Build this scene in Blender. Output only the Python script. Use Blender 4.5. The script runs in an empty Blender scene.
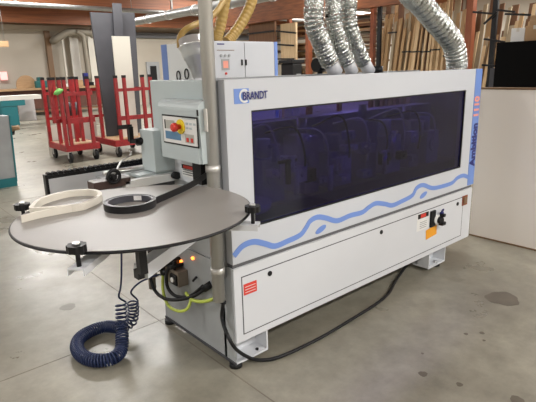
import bpy, bmesh, math, random
from mathutils import Vector, Matrix
random.seed(7)
PI = math.pi
SC = bpy.context.scene
COL = SC.collection

# ------------------------------------------------------------------ camera
RX = Vector((0.75301, -0.65747, -0.02663))     # image right in the world
DN = Vector((-0.1887, -0.17699, -0.96595))     # image down
FW = Vector((0.63037, 0.7324, -0.25734))       # view direction
CAM = Vector((-1.34254, -1.83491, 1.5))
FPX = 497.0
def pt(u, v, axis, val):
    """point of the world seen at (u, v) on the plane axis = val"""
    d = RX*(u-268)+DN*(v-201)+FW*FPX
    return CAM+d*((val-CAM[axis])/d[axis])
cd = bpy.data.cameras.new('camera'); cam = bpy.data.objects.new('camera', cd); COL.objects.link(cam)
cd.sensor_width = 36; cd.lens = FPX/536*36; cd.clip_start = .05; cd.clip_end = 200
UP = -DN
cam.matrix_world = Matrix(((RX.x, UP.x, -FW.x, CAM.x), (RX.y, UP.y, -FW.y, CAM.y), (RX.z, UP.z, -FW.z, CAM.z), (0, 0, 0, 1)))
SC.camera = cam

# ------------------------------------------------------------------ materials
def mat(name, col, rough=.5, metal=0., noise=None, bump=None, spec=.5, emit=None, coat=0.):
    """noise = (scale, second colour, stretch xyz, low, high); bump = (scale, strength)"""
    m = bpy.data.materials.new(name); m.use_nodes = True
    nt = m.node_tree; N = nt.nodes; L = nt.links
    b = N['Principled BSDF']
    b.inputs['Base Color'].default_value = (*col, 1)
    b.inputs['Roughness'].default_value = rough; b.inputs['Metallic'].default_value = metal
    b.inputs['Specular IOR Level'].default_value = spec
    b.inputs['Coat Weight'].default_value = coat
    tc = N.new('ShaderNodeTexCoord')
    if noise:
        sc, c2, st, lo, hi = noise
        mp = N.new('ShaderNodeMapping'); mp.inputs['Scale'].default_value = st
        n = N.new('ShaderNodeTexNoise'); n.inputs['Scale'].default_value = sc; n.inputs['Detail'].default_value = 6
        r = N.new('ShaderNodeValToRGB'); r.color_ramp.elements[0].position = lo; r.color_ramp.elements[1].position = hi
        r.color_ramp.elements[0].color = (*col, 1); r.color_ramp.elements[1].color = (*c2, 1)
        L.new(tc.outputs['Object'], mp.inputs[0]); L.new(mp.outputs[0], n.inputs[0]); L.new(n.outputs[0], r.inputs[0])
        L.new(r.outputs[0], b.inputs['Base Color'])
    if bump:
        n2 = N.new('ShaderNodeTexNoise'); n2.inputs['Scale'].default_value = bump[0]; n2.inputs['Detail'].default_value = 3
        bp = N.new('ShaderNodeBump'); bp.inputs['Strength'].default_value = bump[1]; bp.inputs['Distance'].default_value = .02
        L.new(tc.outputs['Object'], n2.inputs[0]); L.new(n2.outputs[0], bp.inputs['Height']); L.new(bp.outputs[0], b.inputs['Normal'])
    if emit:
        b.inputs['Emission Color'].default_value = (*emit[0], 1); b.inputs['Emission Strength'].default_value = emit[1]
    return m
M = {}
S1 = (1, 1, 1)
M['white'] = mat('machine_white', (.55, .57, .605), .38, noise=(3, (.53, .55, .585), S1, .35, .7))
M['whitelow'] = mat('cabinet_white', (.62, .635, .66), .36, noise=(3, (.60, .615, .64), S1, .35, .7))
M['grey'] = mat('machine_grey', (.47, .53, .535), .42, noise=(4, (.44, .50, .505), S1, .35, .7))
M['sidegrey'] = mat('side_grey', (.34, .355, .36), .45, noise=(4, (.29, .30, .305), S1, .35, .7))
M['dkgrey'] = mat('dark_grey', (.10, .10, .105), .5)
M['black'] = mat('black_plastic', (.006, .006, .007), .42, spec=.3)
M['rubber'] = mat('black_rubber', (.008, .008, .009), .55, spec=.3)
M['cabwhite'] = mat('cabinet_pale', (.78, .82, .83), .4)
M['brownwood'] = mat('dark_red_wood', (.09, .028, .015), .6, noise=(5, (.06, .02, .01), S1, .3, .7))
M['seam'] = mat('panel_seam', (.05, .05, .055), .7)
M['blue'] = mat('pale_blue_paint', (.16, .27, .62), .4)
M['navy'] = mat('navy_print', (.015, .02, .16), .4)
M['red'] = mat('red_paint', (.33, .010, .013), .45, noise=(12, (.22, .008, .010), S1, .4, .7))
M['redsign'] = mat('red_print', (.62, .045, .03), .45)
M['pink'] = mat('pink_print', (.85, .33, .25), .45)
M['orange'] = mat('orange_tag', (.80, .34, .02), .5)
M['yellow'] = mat('yellow_plastic', (.80, .60, .02), .4)
M['label'] = mat('label_white', (.72, .72, .70), .5)
M['screen'] = mat('screen_grey', (.42, .42, .38), .3)
M['bluekeys'] = mat('key_blue', (.10, .22, .36), .4)
M['lime'] = mat('lime_hose', (.42, .50, .07), .4)
M['airblue'] = mat('air_hose_blue', (.008, .017, .060), .35, spec=.4)
M['alu'] = mat('aluminium', (.62, .62, .62), .3, 1., bump=(60, .05))
M['steel'] = mat('galvanised_steel', (.42, .43, .42), .36, .85, noise=(9, (.34, .34, .33), (1, 1, .2), .3, .7))
M['pole'] = mat('conduit_steel', (.70, .69, .66), .38, .6, noise=(20, (.56, .55, .51), (1, 1, .1), .3, .7))
M['foil'] = mat('crinkled_foil', (.44, .46, .44), .25, 1., bump=(55, .55))
M['dull'] = mat('dull_duct', (.24, .215, .17), .6, .2)
M['spun'] = mat('spun_steel', (.80, .81, .79), .28, .65, bump=(20, .25))
M['disc'] = mat('grey_laminate', (.25, .235, .215), .36, noise=(2, (.235, .22, .20), S1, .3, .7))
M['tape_w'] = mat('cream_edge_band', (.70, .66, .57), .5)
M['tape_b'] = mat('black_edge_band', (.006, .006, .007), .35, spec=.35)
M['tape_g'] = mat('grey_edge_band', (.06, .06, .07), .35)
M['copper'] = mat('brass_valve', (.24, .20, .16), .4, .4)
M['amber'] = mat('amber_lamp', (.9, .25, .03), .3, emit=((1, .22, .03), 3))
M['teal'] = mat('teal_paint', (.008, .14, .16), .4)
M['tealdark'] = mat('dark_teal', (.01, .10, .10), .5)
M['cream'] = mat('cream_paint', (.62, .60, .55), .5)
M['tan'] = mat('tan_wood', (.40, .26, .14), .6, noise=(6, (.30, .18, .09), (1, 1, 6), .3, .7))
M['rust'] = mat('rack_timber', (.28, .085, .03), .6, noise=(5, (.20, .05, .02), (6, 6, .6), .3, .7))
M['beam'] = mat('glulam_timber', (.29, .100, .034), .55, noise=(3, (.13, .040, .014), (.25, 1, 9), .3, .75))
M['deck'] = mat('ceiling_deck', (.33, .10, .035), .6, noise=(2, (.18, .055, .02), (.3, 8, 1), .3, .7))
M['wall'] = mat('wall_paint', (.47, .43, .36), .8, noise=(.6, (.43, .39, .325), S1, .3, .7), bump=(3, .05))
M['wallw'] = mat('pale_sheet', (.60, .57, .50), .6)
M['char'] = mat('charcoal_board', (.050, .050, .058), .55, noise=(4, (.062, .062, .07), S1, .3, .7))
M['blackbox'] = mat('black_sheet', (.003, .003, .003), .8, spec=.1)
M['partition'] = mat('partition_white', (.88, .83, .77), .5, noise=(1.2, (.85, .80, .74), S1, .3, .7))
M['brownedge'] = mat('brown_edge', (.20, .12, .065), .5)
M['card'] = mat('cardboard', (.42, .27, .14), .75, noise=(5, (.36, .22, .11), S1, .3, .7))
M['yduct'] = mat('yellow_hose', (.36, .23, .055), .5, bump=(30, .2))
M['dustcan'] = mat('bin_grey', (.45, .43, .44), .5)
M['green'] = mat('green_cloth', (.15, .42, .10), .7)
M['clear'] = mat('plastic_film', (.60, .57, .50), .3)
M['sign'] = mat('sign_face', (.8, .5, .45), .5, emit=((1, .35, .35), .8))
BOARD = [mat('board_%s' % k, a, .65, noise=(7, b, (1, 5, .35), .3, .7)) for k, a, b in (
    ('pale', (.68, .51, .30), (.52, .36, .20)), ('tan', (.52, .35, .18), (.38, .23, .11)), ('brown', (.20, .10, .045), (.11, .05, .025)),
    ('grey', (.46, .38, .26), (.32, .25, .16)))]

def floor_mat():
    m = bpy.data.materials.new('polished_concrete'); m.use_nodes = True
    nt = m.node_tree; N = nt.nodes; L = nt.links; b = N['Principled BSDF']
    tc = N.new('ShaderNodeTexCoord')
    def noise(s, d=8, rg=.6):
        n = N.new('ShaderNodeTexNoise'); n.inputs['Scale'].default_value = s; n.inputs['Detail'].default_value = d
        n.inputs['Roughness'].default_value = rg; L.new(tc.outputs['Object'], n.inputs[0]); return n
    def ramp(n, *st):
        r = N.new('ShaderNodeValToRGB'); e = r.color_ramp.elements
        e[0].position, e[0].color = st[0][0], (*st[0][1], 1); e[1].position, e[1].color = st[1][0], (*st[1][1], 1)
        L.new(n.outputs[0], r.inputs[0]); return r
    a = ramp(noise(1.1), (.32, (.180, .166, .130)), (.70, (.295, .275, .222)))
    c = ramp(noise(6, 10, .7), (.3, (.72, .72, .72)), (.7, (1.16, 1.16, 1.14)))
    d = ramp(noise(.35, 4), (.3, (.80, .80, .78)), (.7, (1.12, 1.12, 1.13)))
    e = ramp(noise(2.6, 3, .5), (.26, (.72, .70, .66)), (.36, (1, 1, 1)))
    prev = a
    for x in (c, d, e):
        mx = N.new('ShaderNodeMixRGB'); mx.blend_type = 'MULTIPLY'; mx.inputs[0].default_value = 1
        L.new(prev.outputs[0], mx.inputs[1]); L.new(x.outputs[0], mx.inputs[2]); prev = mx
    L.new(prev.outputs[0], b.inputs['Base Color'])
    r = ramp(noise(2.2), (.3, (.24, .24, .24)), (.7, (.42, .42, .42))); L.new(r.outputs[0], b.inputs['Roughness'])
    bp = N.new('ShaderNodeBump'); bp.inputs['Strength'].default_value = .06; bp.inputs['Distance'].default_value = .01
    L.new(noise(9).outputs[0], bp.inputs['Height']); L.new(bp.outputs[0], b.inputs['Normal'])
    b.inputs['Specular IOR Level'].default_value = .6
    return m
M['floor'] = floor_mat()
M['stain'] = mat('oil_stain', (.10, .085, .065), .4, noise=(9, (.14, .12, .09), S1, .3, .7))
M['joint'] = mat('joint_filler', (.13, .112, .085), .55, noise=(3, (.20, .175, .135), S1, .4, .6))

def glass_mat():
    m = bpy.data.materials.new('tinted_window'); m.use_nodes = True
    nt = m.node_tree; N = nt.nodes; L = nt.links
    for n in list(N):
        if n.type != 'OUTPUT_MATERIAL': N.remove(n)
    out = [n for n in N if n.type == 'OUTPUT_MATERIAL'][0]
    t = N.new('ShaderNodeBsdfTransparent'); t.inputs[0].default_value = (.30, .27, .56, 1)
    g = N.new('ShaderNodeBsdfGlossy'); g.inputs[0].default_value = (1, 1, 1, 1); g.inputs['Roughness'].default_value = .06
    d = N.new('ShaderNodeBsdfDiffuse'); d.inputs[0].default_value = (.012, .010, .035, 1)
    fr = N.new('ShaderNodeFresnel'); fr.inputs[0].default_value = 1.32
    m1 = N.new('ShaderNodeMixShader'); m1.inputs[0].default_value = .12
    m2 = N.new('ShaderNodeMixShader')
    L.new(t.outputs[0], m1.inputs[1]); L.new(d.outputs[0], m1.inputs[2])
    geo = N.new('ShaderNodeNewGeometry'); inv = N.new('ShaderNodeMath'); inv.operation = 'SUBTRACT'; inv.inputs[0].default_value = 1; mul = N.new('ShaderNodeMath'); mul.operation = 'MULTIPLY'
    L.new(geo.outputs['Backfacing'], inv.inputs[1]); L.new(inv.outputs[0], mul.inputs[0]); L.new(fr.outputs[0], mul.inputs[1]); L.new(mul.outputs[0], m2.inputs[0]); L.new(m1.outputs[0], m2.inputs[1]); L.new(g.outputs[0], m2.inputs[2])
    L.new(m2.outputs[0], out.inputs[0]); return m
M['window'] = glass_mat()
M['lampface'] = mat('lamp_diffuser', (.9, .9, .9), .5, emit=((1, .96, .90), 9))

# ------------------------------------------------------------------ mesh tools
def bx(bm, lo, hi, bev=0., mtx=None):
    t = bmesh.new(); bmesh.ops.create_cube(t, size=1)
    lo = Vector(lo); hi = Vector(hi)
    for v in t.verts: v.co = Vector([lo[i]+(v.co[i]+.5)*(hi[i]-lo[i]) for i in range(3)])
    if bev: bmesh.ops.bevel(t, geom=t.edges[:], offset=bev, segments=2, profile=.7, affect='EDGES')
    if mtx: t.transform(mtx)
    me = bpy.data.meshes.new('x'); t.to_mesh(me); t.free(); bm.from_mesh(me); bpy.data.meshes.remove(me)
    return bm
def B(lo, hi, bev=0., mtx=None): return bx(bmesh.new(), lo, hi, bev, mtx)
def crom(P, n=8, closed=False):
    P = [Vector(p) for p in P]; out = []
    m = len(P); rng = m if closed else m-1
    for i in range(rng):
        p0 = P[(i-1) % m] if closed or i > 0 else P[0]*2-P[1]
        p1 = P[i]; p2 = P[(i+1) % m]
        p3 = P[(i+2) % m] if closed or i+2 < m else P[-1]*2-P[-2]
        for k in range(n):
            t = k/n
            out.append(.5*((2*p1)+(p2-p0)*t+(2*p0-5*p1+4*p2-p3)*t*t+(3*p1-p0-3*p2+p3)*t**3))
    if not closed: out.append(P[-1])
    return out
def frames(P, closed=False):
    T = []
    for i in range(len(P)):
        a = P[i-1] if (i or closed) else P[0]; b = P[(i+1) % len(P)] if (i < len(P)-1 or closed) else P[-1]
        d = b-a; T.append(d.normalized() if d.length > 1e-9 else Vector((0, 0, 1)))
    up = Vector((0, 0, 1)) if abs(T[0].z) < .9 else Vector((1, 0, 0))
    n = (up-T[0]*up.dot(T[0])).normalized(); F = []
    for t in T:
        n = (n-t*n.dot(t)); n = n.normalized() if n.length > 1e-6 else t.orthogonal().normalized()
        F.append((t, n, t.cross(n)))
    return F
def tube(bm, P, r, seg=10, closed=False, cap=True):
    P = [Vector(p) for p in P]; F = frames(P, closed); rings = []
    for i, p in enumerate(P):
        rr = r(i/(max(1, len(P)-1))) if callable(r) else (r[i] if isinstance(r, (list, tuple)) else r)
        rings.append([bm.verts.new(p+(F[i][1]*math.cos(a)+F[i][2]*math.sin(a))*rr) for a in (2*PI*k/seg for k in range(seg))])
    m = len(rings)
    for i in range(m if closed else m-1):
        A, Bq = rings[i], rings[(i+1) % m]
        for k in range(seg):
            f = bm.faces.new((A[k], A[(k+1) % seg], Bq[(k+1) % seg], Bq[k])); f.smooth = True
    if cap and not closed:
        bm.faces.new(rings[0][::-1]); bm.faces.new(rings[-1])
    return bm
def T(P, r, seg=10, closed=False, n=0): return tube(bmesh.new(), crom(P, n, closed) if n else P, r, seg, closed)
def prism(poly, axis, a, b, bm=None):
    """extrude a 2-D outline along axis from a to b; outline is given in the other two axes in order"""
    bm = bm or bmesh.new()
    def mk(p, w):
        c = [p[0], p[1]]; c.insert(axis, w); return bm.verts.new(c)
    A = [mk(p, a) for p in poly]; Z = [mk(p, b) for p in poly]; n = len(poly)
    bm.faces.new(A); bm.faces.new(Z[::-1])
    for i in range(n): bm.faces.new((A[i], Z[i], Z[(i+1) % n], A[(i+1) % n]))
    bmesh.ops.recalc_face_normals(bm, faces=bm.faces[:]); return bm
def bar(bm, a, b, w, h, up=(0, 0, 1)):
    """rectangular bar from a to b, w wide, h high"""
    a = Vector(a); b = Vector(b); d = (b-a); L = d.length; x = d.normalized(); u = Vector(up)
    y = u.cross(x).normalized(); z = x.cross(y)
    mtx = Matrix(((x.x, y.x, z.x, a.x), (x.y, y.y, z.y, a.y), (x.z, y.z, z.z, a.z), (0, 0, 0, 1)))
    return bx(bm, (0, -w/2, -h/2), (L, w/2, h/2), 0, mtx)
def obj(name, bm, m, parent=None, label=None, cat=None, group=None, kind=None):
    me = bpy.data.meshes.new(name); bmesh.ops.recalc_face_normals(bm, faces=bm.faces[:]) if not any(f.smooth for f in bm.faces) else None
    bm.to_mesh(me); bm.free()
    o = bpy.data.objects.new(name, me); COL.objects.link(o)
    for mm in (m if isinstance(m, (list, tuple)) else [m]): me.materials.append(M[mm] if isinstance(mm, str) else mm)
    if parent:
        o.parent = parent
        w = Vector((0, 0, 0)); q = parent
        while q: w += q.location; q = q.parent
        # geometry is written in world coordinates: shift it into the parent's frame
        me.transform(Matrix.Translation(-w))
    if label: o['label'] = label
    if cat: o['category'] = cat
    if group: o['group'] = group
    if kind: o['kind'] = kind
    return o
def thing(name, label, cat, loc=(0, 0, 0), group=None):
    o = bpy.data.objects.new(name, None); COL.objects.link(o); o.location = loc; o.empty_display_size = .1
    o['label'] = label; o['category'] = cat
    if group: o['group'] = group
    return o
def struct(name, bm, m): return obj(name, bm, m, kind='structure')
def dup(root, loc, label=None, group=None):
    r = root.copy(); COL.objects.link(r); r.location = loc
    if label: r['label'] = label
    if group: r['group'] = group
    for ch in list(root.children):
        c = ch.copy(); COL.objects.link(c); c.parent = r
        for g in list(ch.children):
            d = g.copy(); COL.objects.link(d); d.parent = c
    return r
def text(name, s, size, mtx, m, parent, bold=0., ext=.0008, sx=1.):
    cu = bpy.data.curves.new(name, 'FONT'); cu.body = s; cu.size = size; cu.extrude = ext; cu.offset = bold
    tmp = bpy.data.objects.new(name+'_t', cu); COL.objects.link(tmp)
    bpy.context.view_layer.update()
    me = bpy.data.meshes.new_from_object(tmp.evaluated_get(bpy.context.evaluated_depsgraph_get()))
    bpy.data.objects.remove(tmp); bpy.data.curves.remove(cu)
    me.transform(mtx @ Matrix.Diagonal((sx, 1, 1, 1))); me.materials.clear(); me.materials.append(M[m])
    o = bpy.data.objects.new(name, me); COL.objects.link(o); o.parent = parent
    w = Vector((0, 0, 0)); q = parent
    while q: w += q.location; q = q.parent
    me.transform(Matrix.Translation(-w))
    return o
def face_mtx(org, xd, yd):
    x = Vector(xd).normalized(); y = Vector(yd).normalized(); z = x.cross(y); o = Vector(org)
    return Matrix(((x.x, y.x, z.x, o.x), (x.y, y.y, z.y, o.y), (x.z, y.z, z.z, o.z), (0, 0, 0, 1)))
def ribbon(pts, w0, y0, y1):
    """flat painted band in the XZ plane following pts"""
    bm = bmesh.new(); P = crom([Vector((p[0], 0, p[1])) for p in pts], 6); A = []; n = len(P)
    for i, p in enumerate(P):
        d = (P[min(i+1, n-1)]-P[max(i-1, 0)]).normalized(); q = Vector((-d.z, 0, d.x))
        w = w0/2
        A.append([bm.verts.new((p.x+s*q.x*w, y, p.z+s*q.z*w)) for y in (y0, y1) for s in (-1, 1)])
    for i in range(n-1):
        a, b = A[i], A[i+1]
        for k, j in ((0, 1), (1, 3), (3, 2), (2, 0)): bm.faces.new((a[k], a[j], b[j], b[k]))
    return bm
def strip(path, t, z0, z1, closed=False):
    """a band standing on edge: path in XY, thickness t"""
    bm = bmesh.new(); P = crom([Vector((p[0], p[1], 0)) for p in path], 8, closed); n = len(P); A = []
    for i, p in enumerate(P):
        a = P[(i-1) % n] if closed or i else P[0]; b = P[(i+1) % n] if closed or i < n-1 else P[-1]
        d = (b-a).normalized(); q = Vector((-d.y, d.x, 0))*(t/2)
        A.append([bm.verts.new((p.x+s*q.x, p.y+s*q.y, z)) for z in (z0, z1) for s in (-1, 1)])
    for i in range(n if closed else n-1):
        a, b = A[i], A[(i+1) % n]
        for k, j in ((0, 1), (1, 3), (3, 2), (2, 0)): bm.faces.new((a[k], a[j], b[j], b[k]))
    if not closed:
        for a in (A[0], A[-1]): bm.faces.new((a[0], a[1], a[3], a[2]))
    return bm
def lathe(prof, a, b, seg=28, bm=None):
    """profile of (t, radius) along a -> b"""
    a = Vector(a); b = Vector(b); return tube(bm or bmesh.new(), [a+(b-a)*t for t, r in prof], [r for t, r in prof], seg)
def cyl(a, b, r, seg=20, bm=None): return tube(bm or bmesh.new(), [Vector(a), Vector(b)], r, seg)

# ================================================================== SETTING
struct('floor', B((-14, -12, -.15), (20, 21, 0)), 'floor')
struct('wall_back', B((-14, 20, 0), (20, 20.3, 5.2)), 'wall')
struct('wall_right', B((18.4, -12, 0), (18.7, 20, 5.2)), 'wall')
struct('wall_left', B((-14, -12, 0), (-13.7, 20, 5.2)), 'wall')
struct('wall_front', B((-14, -12.3, 0), (20, -12, 5.2)), 'wall')
struct('ceiling', B((-14, -12, 5.2), (20, 20.3, 5.4)), 'deck')
bm = bmesh.new(); bx(bm, (-.043, -12, .0002), (-.037, 20, .0012)); bx(bm, (3.9, -12, .0002), (3.91, 20, .0012)); bx(bm, (-4, -12, .0002), (-3.99, 20, .0012))
bx(bm, (-14, .744, .0002), (18, .749, .0012)); bx(bm, (-14, 4.74, .0002), (18, 4.75, .0012)); bx(bm, (-14, -3.26, .0002), (18, -3.25, .0012))
struct('trim_1', bm, 'joint')
# glulam beams running along X under the deck
for i, (y, z0, z1) in enumerate(((18.6, 3.36, 3.95), (13.2, 3.30, 3.75), (9.0, 3.5, 4.1), (4.5, 3.7, 4.3), (-1, 3.9, 4.5), (-6, 3.9, 4.5))):
    struct('trim_%d' % (i+2), B((-13.7, y-.09, z0), (18.4, y+.09, z1)), 'beam')
# pale ledger along the top of the back wall and dark band to its right
struct('trim_8', B((-13.7, 19.85, 3.22), (8.6, 20, 3.40)), 'wallw')
struct('trim_9', B((8.8, 19.85, 3.0), (18.4, 20, 3.25)), 'dkgrey')
struct('trim_10', B((5.75, 19.86, 0), (5.95, 20, 3.2)), 'brownedge')
# door and small window in the far wall right of the charcoal boards
a = pt(146, 62, 1, 19.95); b = pt(160, 80, 1, 19.95)
bm = B((a.x, 19.9, 0), (b.x, 20, a.z)); d1 = struct('door_1', bm, 'sidegrey')
w = pt(150, 66, 1, 19.9); w2 = pt(157, 78, 1, 19.9)
struct('window_1', B((w.x, 19.87, w2.z-.2), (w2.x, 19.9, w.z)), 'black')

# ================================================================== ceiling lights
def light(x, y, z, power, grp=True):
    t = thing('ceiling_light', 'long tubular ceiling light hanging above the shop floor', 'ceiling light', (x, y, z), 'ceiling lights')
    obj('housing', B((x-1.2, y-.16, z+.03), (x+1.2, y+.16, z+.10)), 'cream', t)
    obj('diffuser', B((x-1.18, y-.14, z), (x+1.18, y+.14, z+.03)), 'lampface', t)
    l = bpy.data.lights.new('lamp', 'AREA'); l.shape = 'RECTANGLE'; l.size = 2.3; l.size_y = .28; l.energy = power; l.color = (1, .985, .955)
    lo = bpy.data.objects.new('lamp', l); COL.objects.link(lo); lo.location = (x, y, z-.02)
    return t
for ly in (-9, -4.5, 0.6, 6.5, 11.5, 16.5):
    for lx in (-9, -3.2, 2.6, 8.6, 14.5):
        if (lx, ly) == (2.6, .6): light(3.4, 1.6, 4.1, 60); continue
        if (lx, ly) == (-3.2, .6): light(-3.6, 1.6, 4.1, 70); continue
        light(lx, ly, 3.75 if ly > 14 else 4.1, {-9: 190, -4.5: 220}.get(ly, 140 if ly < 9 else 150)*(1.35 if lx > 6 else (.58 if lx < -2 else 1)))
p = pt(368, 14, 2, 3.35); light(p.x, p.y, 3.35, 60)

# ================================================================== THE EDGEBANDER
EB = thing('edgebander', 'long white edge banding machine with tinted blue window and blue wave stripe', 'edge banding machine', (0, 0, 0))
HL, HR, HB, HT = 0.0, 2.375, .575, 1.457        # hood
WL, WR, WB, WT = .148, 2.162, .740, 1.312       # window
# hood: front panel with opening, top, back, right end
bm = bmesh.new()
def frame_bm(bm, x0, x1, z0, z1, a0, a1, c0, c1, y0, y1):
    outer = [(x0, z0), (x1, z0), (x1, z1), (x0, z1)]; inner = [(a0, c0), (a1, c0), (a1, c1), (a0, c1)]
    V = {}
    for y in (y0, y1):
        V[y] = ([bm.verts.new((p[0], y, p[1])) for p in outer], [bm.verts.new((p[0], y, p[1])) for p in inner])
    for i in range(4):
        j = (i+1) % 4
        for y in (y0, y1): bm.faces.new((V[y][0][i], V[y][0][j], V[y][1][j], V[y][1][i]))
        bm.faces.new((V[y0][0][i], V[y0][0][j], V[y1][0][j], V[y1][0][i]))
        bm.faces.new((V[y0][1][i], V[y0][1][j], V[y1][1][j], V[y1][1][i]))
frame_bm(bm, HL, HR, HB, HT, WL, WR, WB, WT, 0, .05)
hood = obj('hood', bm, 'white', EB)
obj('window_pane', B((WL-.02, .012, WB-.02), (WR+.02, .018, WT+.02)), 'window', hood, 'dark blue tinted clear plastic pane')
bm = bmesh.new(); frame_bm(bm, WL, WR, WB, WT, WL+.008, WR-.008, WB+.008, WT-.008, .004, .012)
obj('gasket', bm, 'black', hood)
bm = bmesh.new(); bx(bm, (.01, .052, HT-.012), (HR-.004, .13, HT-.002)); bx(bm, (.01, .52, HT-.012), (HR-.004, .60, HT-.002)); bx(bm, (HR-.02, .052, .56), (HR-.004, .59, HT-.012))
bx(bm, (.0, .054, .56), (.012, .59, HT-.003))
obj('hood_shell', bm, 'sidegrey', EB)
# vertical edge profiles seen behind the hood's left edge
bm = bmesh.new(); bx(bm, (-.012, .055, .50), (.0, .075, HT)); bx(bm, (-.006, .08, .02), (.0, .10, HT-.02)); obj('edge_profile', bm, 'alu', EB)
# blue strip on the right of the hood
sl = 2.283
obj('blue_strip', B((sl, -.003, HB+.005), (HR+.001, 0, HT)), 'blue', hood)
mt = lambda x, z, y=-.0045: face_mtx((x, y, z), (0, 0, 1), (-1, 0, 0))
p0 = pt(471.5, 166, 1, 0); p1 = pt(475.5, 127, 1, 0)
o = text('lettering', 'Ambition', .10, face_mtx((2.362, -.0045, .728), (0, 0, 1), (-1, 0, 0)), 'navy', hood, .005, sx=.88)
text('lettering', '1110', .092, face_mtx((2.357, -.0045, 1.10), (0, 0, 1), (-1, 0, 0)), 'pink', hood, .005, sx=.86)
# wave
wp = [(233.7, 256), (242.5, 246), (253.7, 241.7), (265, 243.7), (275, 246), (287.5, 241), (300, 235), (306, 227.5), (310, 221), (317.5, 217), (326, 218), (337, 220.7),
      (350, 215.5), (362, 212.3), (369, 207), (376, 203.2), (385, 204), (392, 205.3), (401, 201.5), (412, 195.5), (416.5, 188), (423, 185), (432, 188), (442, 186.3), (452, 182.8),
      (457, 178), (463, 175.5), (468, 177)]
W3 = [pt(u, v, 1, 0) for u, v in wp]
obj('wave_stripe', ribbon([(max(.006, q.x), q.z) for q in W3], .030, -.003, 0), 'blue', hood)
for u, v in ((320.7, 229.3), (423.3, 195)):
    q = pt(u, v, 1, 0); bm = prism([(q.x+.042*math.cos(t)+.008*math.sin(t), q.z+.020*math.sin(t)+.008*math.cos(t)) for t in (2*PI*k/24 for k in range(24))], 1, -.003, 0)
    obj('wave_spot', bm, 'blue', hood)
# logo
a = pt(233.5, 89, 1, 0); b = pt(249, 103, 1, 0)
L0, L1, Z1, Z0 = a.x, b.x, a.z, b.z
lg = obj('logo_square', B((L0, -.002, Z0), (L1, 0, Z1)), 'blue', hood)
cx, cz = (L0+L1)/2+.016, (Z0+Z1)/2; ro, ri = (Z1-Z0)*.46, (Z1-Z0)*.33
A = [math.radians(t) for t in range(55, 306, 10)]
poly = [(cx+ro*math.cos(t), cz+ro*math.sin(t)) for t in A]+[(cx+ri*math.cos(t), cz+ri*math.sin(t)) for t in A[::-1]]
obj('logo_ring', prism(poly, 1, -.004, -.002), 'label', lg)
obj('logo_patch', B((cx-.010, -.0045, cz-.017), (L1+.001, -.0, cz+.021)), 'white', lg)
q = pt(242, 99.8, 1, 0)
text('lettering', 'BRANDT', .050, face_mtx((q.x, -.0065, q.z), (1, 0, 0), (0, 0, 1)), 'navy', lg, .0008, sx=.76)
# dark gap between hood and cabinet
obj('gap_rail', B((.005, .012, .545), (2.37, .05, .58)), 'dkgrey', EB)
# lower cabinet
lc = obj('lower_cabinet', B((0, 0, .142), (2.372, .68, .552), .004), 'whitelow', EB)
def seam_rect(x0, x1, z0, z1, t=.005):
    bm = bmesh.new()
    bx(bm, (x0, -.0012, z0), (x0+t, 0, z1)); bx(bm, (x1-t, -.0012, z0), (x1, 0, z1)); bx(bm, (x0, -.0012, z1-t), (x1, 0, z1)); bx(bm, (x0, -.0012, z0), (x1, 0, z0+t))
    return bm
dr = obj('door', B((.052, -.001, .185), (2.235, .001, .495)), 'whitelow', lc)
obj('door_seam', seam_rect(.046, 2.24, .180, .500), 'seam', lc)
for u, v in ((269.5, 273.3), (381, 232), (457.3, 203.8)):
    q = pt(u, v, 1, 0); k = obj('lock', cyl((q.x, -.006, q.z), (q.x, 0, q.z), .014, 16), 'black', dr); obj('key_slot', B((q.x-.002, -.008, q.z-.006), (q.x+.002, -.006, q.z+.006)), 'alu', k) if False else None
q0 = pt(242.5, 280.5, 1, 0); q1 = pt(255.5, 291, 1, 0)
rs = obj('warning_sticker', B((.058, -.0025, .395), (.143, -.001, .455)), 'redsign', lc, 'red rectangular warning sticker')
bm = bmesh.new()
for k in range(3): bx(bm, (.066, -.0032, .407+.015*k), (.135, -.0025, .410+.015*k))
obj('print_line', bm, 'label', rs)
face_tilt = Matrix.Translation((1.8, 0, .3)) @ Matrix.Rotation(-.08, 4, 'Y') @ Matrix.Translation((-1.8, 0, -.3))
# danger label, orange tag, isolator, red square
q = pt(417, 216, 1, 0); q1 = pt(428, 231, 1, 0)
dl = obj('danger_label', B((1.605, -.0025, .362), (1.752, -.001, .490)), 'label', lc, 'white danger label with black and red header')
obj('label_header', B((1.612, -.0035, .452), (1.746, -.0025, .486)), 'black', dl)
obj('header_patch', B((1.645, -.0042, .456), (1.712, -.0035, .482)), 'redsign', dl)
bm = bmesh.new()
for k in range(4): bx(bm, (1.64, -.0032, .378+.014*k), (1.725, -.0025, .381+.014*k))
obj('print_line', bm, 'dkgrey', dl)
iso = obj('main_switch', B((1.768, -.015, .358), (1.828, 0, .480), .005), 'black', lc)
obj('switch_dial', cyl((1.845, -.025, .405), (1.845, 0, .405), .036, 24), 'label', iso)
bm = cyl((1.855, -.05, .40), (1.855, -.02, .40), .026, 20); bx(bm, (1.86, -.058, .425), (1.89, -.025, .447), .004); bx(bm, (1.85, -.058, .362), (1.90, -.025, .385), .004); obj('rotary_handle', bm, 'black', iso)
bm = bmesh.new(); tube(bm, crom([(1.895, -.025, .45), (1.895, -.035, .475), (1.875, -.035, .475), (1.875, -.025, .45)], 5), .004, 8); bx(bm, (1.868, -.034, .43), (1.902, -.018, .455), .003)
obj('padlock', bm, 'navy', iso)
obj('lockout_tag', B((1.728, -.0045, .280), (1.868, -.002, .352), 0, face_tilt), 'orange', lc, 'orange tag under the main switch')
q = pt(464.8, 200.5, 1, 0)
obj('emergency_plate', B((q.x-.045, -.005, q.z-.035), (q.x+.032, 0, q.z+.042)), 'rust', lc, 'small red and brown square plate')
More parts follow.
